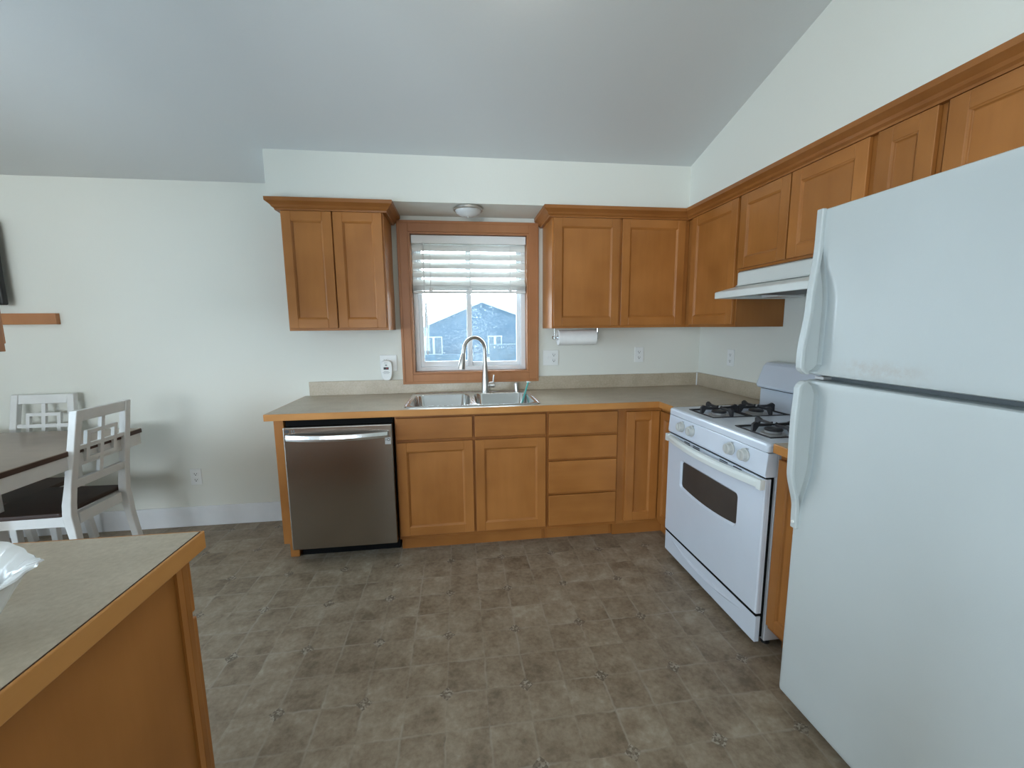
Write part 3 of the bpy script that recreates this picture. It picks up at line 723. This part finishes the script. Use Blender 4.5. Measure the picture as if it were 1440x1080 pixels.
# ------------------------------------------------------------------ refrigerator
fz = thing('refrigerator', (-.38, -2.22, 0), 'white top-freezer refrigerator with textured doors', 'refrigerator')
gy0, gy1 = -2.600, -1.832; xf = -.750
MB().box(-.672, -.03, gy0+.004, gy1-.004, .015, 1.732).build('cabinet_body', FRIDGE, fz, bevel=.004)
MB().box(-.655, -.10, gy0+.03, gy1-.03, .0, .016).build('base_grille', DGREY, fz)
MB().box(-.690, -.6725, gy0+.012, gy1-.012, .04, 1.73).build('gasket', GASKET, fz)
def fdoor(z0, z1, sc):
    # slightly crowned front with rounded far and near edges, and a scooped strip beside the handle
    prof = []
    ts = [i/60*.16 for i in range(60)]+[.16+.80*i/8 for i in range(8)]+[.96+.04*i/16 for i in range(17)]
    for t in ts:
        y = gy1-.0005+(gy0-gy1)*t
        d = y-gy1
        x = xf
        e = min(-d, y-gy0)
        rr = .012
        if e < rr: x += rr-math.sqrt(max(0, rr*rr-(rr-e)**2))
        prof.append((x, y))
    m = MB(); rings = []
    inner = [z0+.02+(z1-z0-.04)*i/40 for i in range(41)]
    zz = [z0, z0+.003, z0+.010] + inner + [z1-.010, z1-.003, z1]
    for k, z in enumerate(zz):
        ins = {0: .009, 1: .003, 2: .0006}.get(k, {len(zz)-1: .009, len(zz)-2: .003, len(zz)-3: .0006}.get(k, 0))
        S = sc(z)
        rings.append([(x+ins+.030*S*max(0, min(1, 1-(gy1-y-.030)/(.065*max(S, .3))))**1.5*(1 if y > gy1-.5 else 0), y, z) for x, y in prof] + [(-.690, gy0, z), (-.690, gy1, z)])
    m.loft(rings, smooth=False)
    return m
sst = lambda a, b, v: (lambda q: q*q*(3-2*q))(max(0, min(1, (v-a)/(b-a))))
d_u = fdoor(1.222, 1.738, lambda z: sst(1.64, 1.45, z)*sst(1.228, 1.25, z)).build('freezer_door', FRIDGE, fz, smooth=True)
d_l = fdoor(.055, 1.203, lambda z: sst(.74, .92, z)*sst(1.199, 1.17, z)).build('fridge_door', FRIDGE, fz, smooth=True)
def handle(offs, parent):
    m = MB(); rings = []
    M_ = 48
    zs = [offs[0][0]+(offs[-1][0]-offs[0][0])*i/M_ for i in range(M_+1)]
    def f(z):
        for (za, a), (zb, b) in zip(offs, offs[1:]):
            if min(za, zb)-1e-9 <= z <= max(za, zb)+1e-9:
                t = (z-za)/(zb-za); t = t*t*(3-2*t); return a+(b-a)*t
        return offs[-1][1]
    for z in zs:
        o_ = f(z); x = xf-o_
        yo, yi = gy1-.003, gy1-.027
        th = min(.014, o_+.002)
        rings.append([(x+.002, yo, z), (x, yo-.004, z), (x, yi+.004, z), (x+.002, yi, z), (x+th, yi, z), (x+th, yo, z)])
    m.loft(rings)
    h = m.build('handle', FRIDGE, parent, bevel=.002)
    # thin web that ties the bar to the door behind its outer edge
    w = MB(); rings = []
    for z in zs:
        o_ = f(z); th = min(.016, o_+.002)
        xa = xf-o_+th-.003
        
        rings.append([(xa, gy1-.005, z), (xa, gy1-.011, z), (xf+.036, gy1-.011, z), (xf+.036, gy1-.005, z)])
    w.loft(rings); w.build('handle_web', FRIDGE, h)
    return h
handle([(1.738, .012), (1.64, .012), (1.45, .026), (1.28, .043), (1.240, .042), (1.223, .020)], d_u)
handle([(1.200, .022), (1.183, .042), (1.05, .046), (.90, .043), (.755, .013), (.690, .011)], d_l)
MB().lathe([(.0, .0), (.006, .0), (.005, -.003), (.0, -.004)], (xf-.0115, gy1-.015, .712), 'x', 14).build('screw_cover', PLASTIC, fz)
MB().box(xf+.030, -.674, gy1-.040, gy1-.008, 1.2045, 1.2150).build('hinge_plate', BURN, fz, bevel=.002)

# ------------------------------------------------------------------ outlets and wall bits
def outlet(name, c, n, label, gang=('duplex',), cat='outlet'):
    """c centre of plate on the wall, n outward normal"""
    u = (1, 0, 0) if abs(n[1]) > .5 else (0, -1, 0)
    W_ = .072 + .046*(len(gang)-1); H = .116
    t = thing(name, (c[0], c[1], c[2]-H/2), label, cat)
    o = (c[0], c[1], c[2])
    MB(o, u, n).box(-W_/2, W_/2, .0006, .006, -H/2, H/2).build('cover_plate', PLASTIC, t, bevel=.003)
    for i, g in enumerate(gang):
        a = (i-(len(gang)-1)/2)*.046
        if g == 'duplex':
            for dz in (-.0215, .0215):
                s = MB(o, u, n).box(a-.017, a+.017, .0058, .0078, dz-.014, dz+.014).build('socket', PLASTIC, t, bevel=.0015)
                MB(o, u, n).box(a-.0085, a-.006, .0076, .0082, dz-.003, dz+.007).box(a+.006, a+.0085, .0076, .0082, dz-.002, dz+.006).box(a-.003, a+.003, .0076, .0082, dz-.011, dz-.005).build('slots', GAP, s)
        else:
            s = MB(o, u, n).box(a-.006, a+.006, .0058, .0075, -.013, .013).build('switch_slot', PLASTIC, t)
            MB(o, u, n).box(a-.004, a+.004, .007, .016, -.001, .009).build('toggle', PLASTIC, s, bevel=.001)
    return t
outlet('wall_outlet', (-3.738, 0, .362), NX, 'low white wall outlet above the baseboard beside the chair')
outlet('wall_outlet', (-2.386, 0, 1.135), NX, 'two-gang white wall plate left of the window behind the gas alarm', ('duplex', 'switch'))
outlet('wall_outlet', (-1.198, 0, 1.152), NX, 'two-gang white switch and outlet plate right of the window', ('switch', 'duplex'))
outlet('wall_outlet', (-.500, 0, 1.163), NX, 'white wall outlet on the back wall near the room corner')
outlet('wall_outlet', (0, -.392, 1.157), NY, 'white wall outlet on the right wall above the counter')
al = thing('gas_alarm', (-2.398, -.02, 1.01), 'white plug-in gas alarm with a small dark display left of the window', 'alarm')
def oval(cx, cz_, w, h0, h1, y):
    pts = []
    for k in range(32):
        a = 2*math.pi*k/32; s, c_ = math.sin(a), math.cos(a)
        ex = .55
        x = cx+w*math.copysign(abs(c_)**ex, c_); z = cz_+(h1*abs(s)**.6 if s > 0 else -h0*abs(s)**.9)
        pts.append((x, y, z))
    return pts
m = MB(); m.loft([oval(-2.398, 1.098, .040, .085, .058, -.0065), oval(-2.398, 1.098, .042, .087, .060, -.014), oval(-2.398, 1.098, .040, .085, .058, -.034), oval(-2.398, 1.098, .036, .080, .054, -.040)], smooth=False)
m.build('case', PLASTIC, al)
MB().box(-2.417, -2.382, -.0415, -.0395, 1.092, 1.109).build('display', BLACK, al)
MB().box(-2.399, -2.387, -.0422, -.0414, 1.098, 1.105).build('digits', RED, al)
MB().box(-2.406, -2.392, -.0412, -.0395, 1.118, 1.128).build('test_button', INK, al)
for z, w in ((1.139, .012), (1.078, .018), (1.071, .026), (1.064, .020)):
    MB().box(-2.399-w, -2.399+w*.9, -.0408, -.0396, z, z+.0022).build('text_line', INK, al)

pt = thing('paper_towel_holder', (-1.05, -.16, 1.24), 'paper towel roll on a holder under the cabinet right of the window', 'paper towel')
MB().lathe([(.020, 0), (.052, 0), (.054, .002), (.054, .272), (.052, .274), (.020, .274), (.020, 0)], (-1.185, -.17, 1.306), 'x', 40, closed=True).build('paper_roll', PAPER, pt)
MB().tube([(-1.215, -.17, 1.306), (-.895, -.17, 1.306)], .006, 10).build('rod', CHROME, pt)
MB().box(-1.216, -1.208, -.185, -.155, 1.29, 1.3715).build('bracket', CHROME, pt, bevel=.002)
MB().box(-.902, -.894, -.185, -.155, 1.29, 1.3715).build('bracket', CHROME, pt, bevel=.002)
MB().lathe([(.0, -.008), (.010, -.008), (.012, 0), (.010, .006), (.0, .006)], (-1.218, -.17, 1.306), 'x', 14).build('end_knob', CHROME, pt)

# ------------------------------------------------------------------ peninsula
pc = thing('peninsula_cabinet', (-3.1, -2.38, 0), 'maple peninsula cabinet in the left foreground with a plain end panel', 'cabinet')
pcz = .8695
MB().box(-3.75, -2.534, -2.715, -2.0905, .0, pcz).build('body', WZ, pc)
MB().box(-3.75, -2.5275, -2.090, -2.0715, .0, pcz).build('face_frame', WZ, pc, bevel=.0015)
MB().box(-2.5335, -2.5275, -2.108, -2.0905, .0, pcz).build('corner_stile', WZ, pc)
for x0, w in ((-2.972, .440), (-3.425, .440)):
    door(pc, (x0, -2.0713, .715), UX, (0, 1, 0), w, .135, name='drawer', slab=True)
    door(pc, (x0, -2.0713, .128), UX, (0, 1, 0), w, .572)
pp = thing('countertop', (-3.1, -2.4, .87), 'beige laminate peninsula countertop with wood edge in the left foreground', 'countertop')
MB().box(-3.75, -2.5015, -2.7435, -2.0545, .870, .914).build('slab', LAM, pp)
MB().box(-2.5013, -2.495, -2.75, -2.048, .8705, .9138).build('front_edge', EDGEY, pp, bevel=.0025)
MB().box(-3.75, -2.5015, -2.0543, -2.048, .8705, .9138).build('back_edge', EDGEX, pp, bevel=.0025)
MB().box(-3.75, -2.5015, -2.75, -2.7437, .8705, .9138).build('near_edge', EDGEX, pp, bevel=.0025)
MB().box(-2.5026, -2.5014, -2.7435, -2.0545, .905, .9143).build('seam_line', plain('laminate_seam', (.10, .06, .04), .5), pp)

# hanging cabinet over the peninsula (only its end and lower corner reach the frame)
hc = thing('hanging_cabinet', (-3.2, -2.2, 1.345), 'maple cabinet corner hanging at the left edge above the peninsula', 'cabinet')
MB().box(-3.70, -2.786, -2.40, -2.105, 1.345, 2.12).build('body', WZ, hc, bevel=.001)
door(hc, (-3.69, -2.105, 1.36), UX, (0, 1, 0), .440, .74); door(hc, (-3.24, -2.105, 1.36), UX, (0, 1, 0), .440, .74)
MB().box(-3.70, -2.786, -2.40, -2.105, 2.1205, cz(-2.2)-.04).build('filler', WALL, hc)

# fluted ceramic pitcher-like vase at the left edge
vs = thing('ceramic_vase', (-2.655, -2.395, .914), 'white ceramic vase with a scalloped fluted rim on the peninsula counter', 'vase')
vc = Vector((-2.668, -2.408, .9145))
def vring(r, z, flute, wave=0, sq=.10, inner=False):
    out = []
    for k in range(96):
        a = 2*math.pi*k/96
        rr = r*.90*(1.03+sq*math.cos(4*(a-R(12)))*.30) + flute*math.cos(24*a)
        out.append((vc.x+rr*math.cos(a), vc.y+rr*math.sin(a), vc.z+z*.68+wave*.6*math.cos(4*(a-R(12)))))
    return out
m = MB()
m.loft([vring(.050, .0, 0, 0, 0), vring(.056, .002, 0, 0, 0), vring(.062, .012, 0, 0, .02), vring(.078, .05, 0, 0, .05), vring(.098, .10, 0, .004, .10), vring(.112, .130, .0005, .010, .14), vring(.128, .146, .0015, .014, .16), vring(.133, .149, .0022, .015, .16), vring(.132, .153, .001, .015, .16), vring(.120, .150, .0042, .014, .15), vring(.108, .138, .0045, .011, .13), vring(.098, .122, .0012, .007, .12), vring(.088, .09, 0, .003, .08), vring(.068, .04, 0, 0, .04), vring(.045, .010, 0, 0, 0), vring(.02, .008, 0, 0, 0)], smooth=True)
m.build('vessel', CERAMIC, vs)

# ------------------------------------------------------------------ dining corner
tv = thing('television', (-5.02, -.03, 1.545), 'flat black television on the back wall at the left edge', 'television')
MB().box(-5.52, -4.662, -.080, -.045, 1.548, 2.06).build('screen_housing', TVM, tv, bevel=.010, seg=3)
MB().box(-5.50, -4.682, -.0815, -.0798, 1.57, 2.04).build('screen', OVENG, tv)
MB().box(-5.2, -4.9, -.0445, -.0008, 1.65, 1.95).build('wall_mount', DGREY, tv)
wbd = MB().box(-5.3, -4.432, -.030, -.0008, 1.428, 1.498).build('wall_board', TRIM, bevel=.002)
tag(wbd, 'brown wooden board fixed to the wall below the television', 'board')

tb = thing('dining_table', (-4.6, -.75, 0), 'white dining table with a dark wood plank top', 'table')
tx0, tx1, ty0, ty1, tz = -5.35, -3.862, -1.24, -.262, .782
MB().box(tx0, tx1, ty0, ty1, tz-.026, tz, 0).build('tabletop', TOPW, tb, bevel=.003)
MB().box(tx0-.001, tx1+.001, ty0-.001, ty1+.001, tz-.028, tz-.003).build('top_edge', TOPE, tb, bevel=.002)
m = MB(); ap = .070
m.box(tx1-.028, tx1-.006, ty0+.006, ty1-.006, tz-.028-ap, tz-.0285).box(tx0+.006, tx0+.028, ty0+.006, ty1-.006, tz-.028-ap, tz-.0285).box(tx0+.028, tx1-.028, ty0+.006, ty0+.028, tz-.028-ap, tz-.0285).box(tx0+.028, tx1-.028, ty1-.028, ty1-.006, tz-.028-ap, tz-.0285)
m.build('apron', CHAIRW, tb, bevel=.002)
for x in (tx0+.25, tx1-.42):
    MB().box(x-.04, x+.04, -.80, -.70, .055, tz-.03).build('pedestal', CHAIRW, tb, bevel=.004)
    MB().box(x-.035, x+.035, -1.10, -.40, .0, .054).build('foot', CHAIRW, tb, bevel=.006)
MB().box(tx0+.29, tx1-.46, -.77, -.73, .12, .20).build('stretcher', CHAIRW, tb, bevel=.003)

def chair(loc, rz, label):
    """local frame: back posts at x = 0, seat towards -x"""
    t = thing('dining_chair', (0, 0, 0), label, 'chair', None)
    W2 = .175; HB = .985
    def backx(z):   # rake of the back posts
        if z > .46: return .085*((z-.46)/.52)
        return .060*((.46-z)/.46)**1.3
    for s in (-1, 1):
        m = MB(); rings = []
        for z in (0, .1, .2, .3, .38, .44, .50, .60, .75, .90, HB):
            x = backx(z); w = .019
            dd = .022 if .3 < z < .6 else .018
            yc = s*(W2-.018+.022*max(0, min(1, (HB-z)/.5)))
            rings.append([(x-dd, yc-w, z), (x+dd, yc-w, z), (x+dd, yc+w, z), (x-dd, yc+w, z)])
        m.loft(rings); m.build('rear_leg', CHAIRW, t, bevel=.004, ang=30)
        m = MB(); yc = s*(W2+.005)
        m.loft([[(-.415, yc-.013, 0), (-.385, yc-.013, 0), (-.385, yc+.013, 0), (-.415, yc+.013, 0)], [(-.420, yc-.019, .43), (-.380, yc-.019, .43), (-.380, yc+.019, .43), (-.420, yc+.019, .43)]])
        m.build('front_leg', CHAIRW, t, bevel=.003)
        MB().box(-.38, -.022, s*(W2-.010)-.011, s*(W2-.010)+.011, .375, .435).build('side_rail', CHAIRW, t, bevel=.002)
    MB().box(-.412, -.388, -W2+.015, W2-.015, .375, .432).build('front_rail', CHAIRW, t, bevel=.002)
    MB().box(-.020, .012, -W2+.036, W2-.036, .375, .435).build('back_seat_rail', CHAIRW, t, bevel=.002)
    m = MB(); m.loft([[(-.435, -.215, z), (-.022, -.20, z), (-.022, .20, z), (-.435, .215, z)] for z in (.437, .462)]); m.build('seat', SEATD, t, bevel=.007, seg=3)
    # lattice back
    def slab(y0, y1, z0, z1, name, th=.010):
        m = MB(); rings = []
        for z in (z0, (z0+z1)/2, z1):
            x = backx(z); rings.append([(x-th, y0, z), (x+th, y0, z), (x+th, y1, z), (x-th, y1, z)])
        m.loft(rings); return m
    yi = W2-.037
    slab(-yi, yi, .925, HB-.002, 'top', .014).build('top_rail', CHAIRW, t, bevel=.003)
    slab(-yi-.020, yi+.020, .575, .620, 'low', .013).build('lower_rail', CHAIRW, t, bevel=.003)
    zc = .785; rw, rh, b = .098, .082, .011
    L = MB()
    def add(y0, y1, z0, z1):
        rings = []
        for z in (z0, z1):
            x = backx(z); rings.append([(x-.009, y0, z), (x+.009, y0, z), (x+.009, y1, z), (x-.009, y1, z)])
        L.loft(rings)
    add(-b, b, .620, .925); add(-yi-.012, -b, zc-b, zc+b); add(b, yi+.012, zc-b, zc+b)
    for s in (-1, 1):
        for (z0, z1) in ((zc-rh, zc-b), (zc+b, zc+rh)): add(min(s*rw, s*(rw-.020)), max(s*rw, s*(rw-.020)), z0, z1)
        for q in (-1, 1):
            z0, z1 = sorted((zc+q*rh, zc+q*(rh-.020))); a_, b_ = sorted((s*b, s*(rw-.020))); add(a_, b_, z0, z1)
    L.build('lattice', CHAIRW, t)
    t.location = loc; t.rotation_euler = (0, 0, rz)
    return t
chair((-3.905, -.572, 0), 0, 'white lattice-back chair seen from behind at the table end')
chair((-4.535, -.150, 0), R(90), 'white lattice-back chair beyond the table against the wall')

# ------------------------------------------------------------------ outside
g = MB().box(-40, 40, .6, 90, -1.42, -1.32).build('ground', PALE_GROUND); tag(g, 'pale yard beyond the sink window', 'ground'); g['kind'] = 'stuff'
hs = thing('neighbour_house', (0.3, 38, -1.3), 'blue-grey gabled neighbouring house seen through the sink window', 'house')
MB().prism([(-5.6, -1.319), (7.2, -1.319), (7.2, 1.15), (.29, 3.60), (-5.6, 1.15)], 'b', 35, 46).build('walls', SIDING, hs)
for x0, z0, x1, z1 in ((-6.1, .95, .29, 3.62), (7.7, .95, .29, 3.62)):
    MB().prism([(x0, z0), (x1, z1), (x1, z1+.16), (x0, z0+.16)], 'b', 34.6, 46.4).build('roof', ROOF, hs)
    MB().prism([(x0, z0-.05), (x1, z1-.05), (x1, z1+.17), (x0, z0+.17)], 'b', 34.45, 34.6).build('fascia', FASCIA, hs)
for x0, x1, z0, z1 in ((-4.85, -3.30, -1.05, .58), (.80, 2.1, -1.05, .60)):
    wn = MB().box(x0, x1, 34.93, 34.995, z0, z1).build('house_window', FASCIA, hs)
    mid = x0+(x1-x0)*.5
    MB().box(x0+.09, mid-.10, 34.90, 34.928, z0+.09, z1-.09).box(mid+.10, x1-.09, 34.90, 34.928, z0+.09, z1-.09).build('pane', HGLASS, wn)
MB().tube([(1.9, 36, 3.0), (1.9, 36, 3.75)], .06, 8).build('roof_vent', FASCIA, hs)
h2 = thing('distant_house', (-8, 60, -1.3), 'smaller dark-roofed house further off behind the blue-grey one', 'house')
MB().box(-11, -5.0, 53, 60, -1.319, 1.6).build('walls', SIDING, h2)
MB().prism([(52.5, 1.5), (56.5, 3.0), (60.5, 1.5)], 'a', -11.5, -4.6).build('roof', ROOF, h2)
po = MB().tube([(-3.54, 20, -1.319), (-3.54, 20, 2.72)], .05, 8).build('pole', DGREY); tag(po, 'thin dark pole standing in front of the neighbouring house', 'pole')
f1 = thing('yard_fence', (-1.5, 14, -1.319), 'low wooden fence outside left of the window mullion', 'fence')
MB().box(-9, -.75, 14, 14.05, -1.319, .30).build('boards', FENCE, f1)
f2 = thing('yard_fence', (3, 14, -1.319), 'taller fence section with a cap rail seen in the right window pane', 'fence')
MB().box(-.60, 9, 14.0, 14.05, -1.319, .52).build('boards', FENCE, f2)
MB().box(-.62, 9, 13.96, 14.09, .60, .68).build('cap_rail', FENCE, f2)
for x in [-.56+.18*i for i in range(14)]: MB().box(x, x+.05, 14.0, 14.04, .52, .60).build('spindle', FENCE, f2)

GR = {'dining_chair': 'white lattice-back dining chairs', 'wall_outlet': 'white wall outlets and switch plates', 'upper_cabinet': 'maple upper cabinets',
      'sink_cabinet': 'maple base cabinets', 'drawer_cabinet': 'maple base cabinets', 'corner_cabinet': 'maple base cabinets', 'narrow_base_cabinet': 'maple base cabinets',
      'countertop': 'beige laminate countertops', 'yard_fence': 'wooden fence sections in the yard', 'neighbour_house': 'houses beyond the yard', 'distant_house': 'houses beyond the yard'}
for o in list(bpy.data.objects):
    k = o.name.split('.')[0]
    if o.parent is None and k in GR: o['group'] = GR[k]
    if '_o' in o: del o['_o']
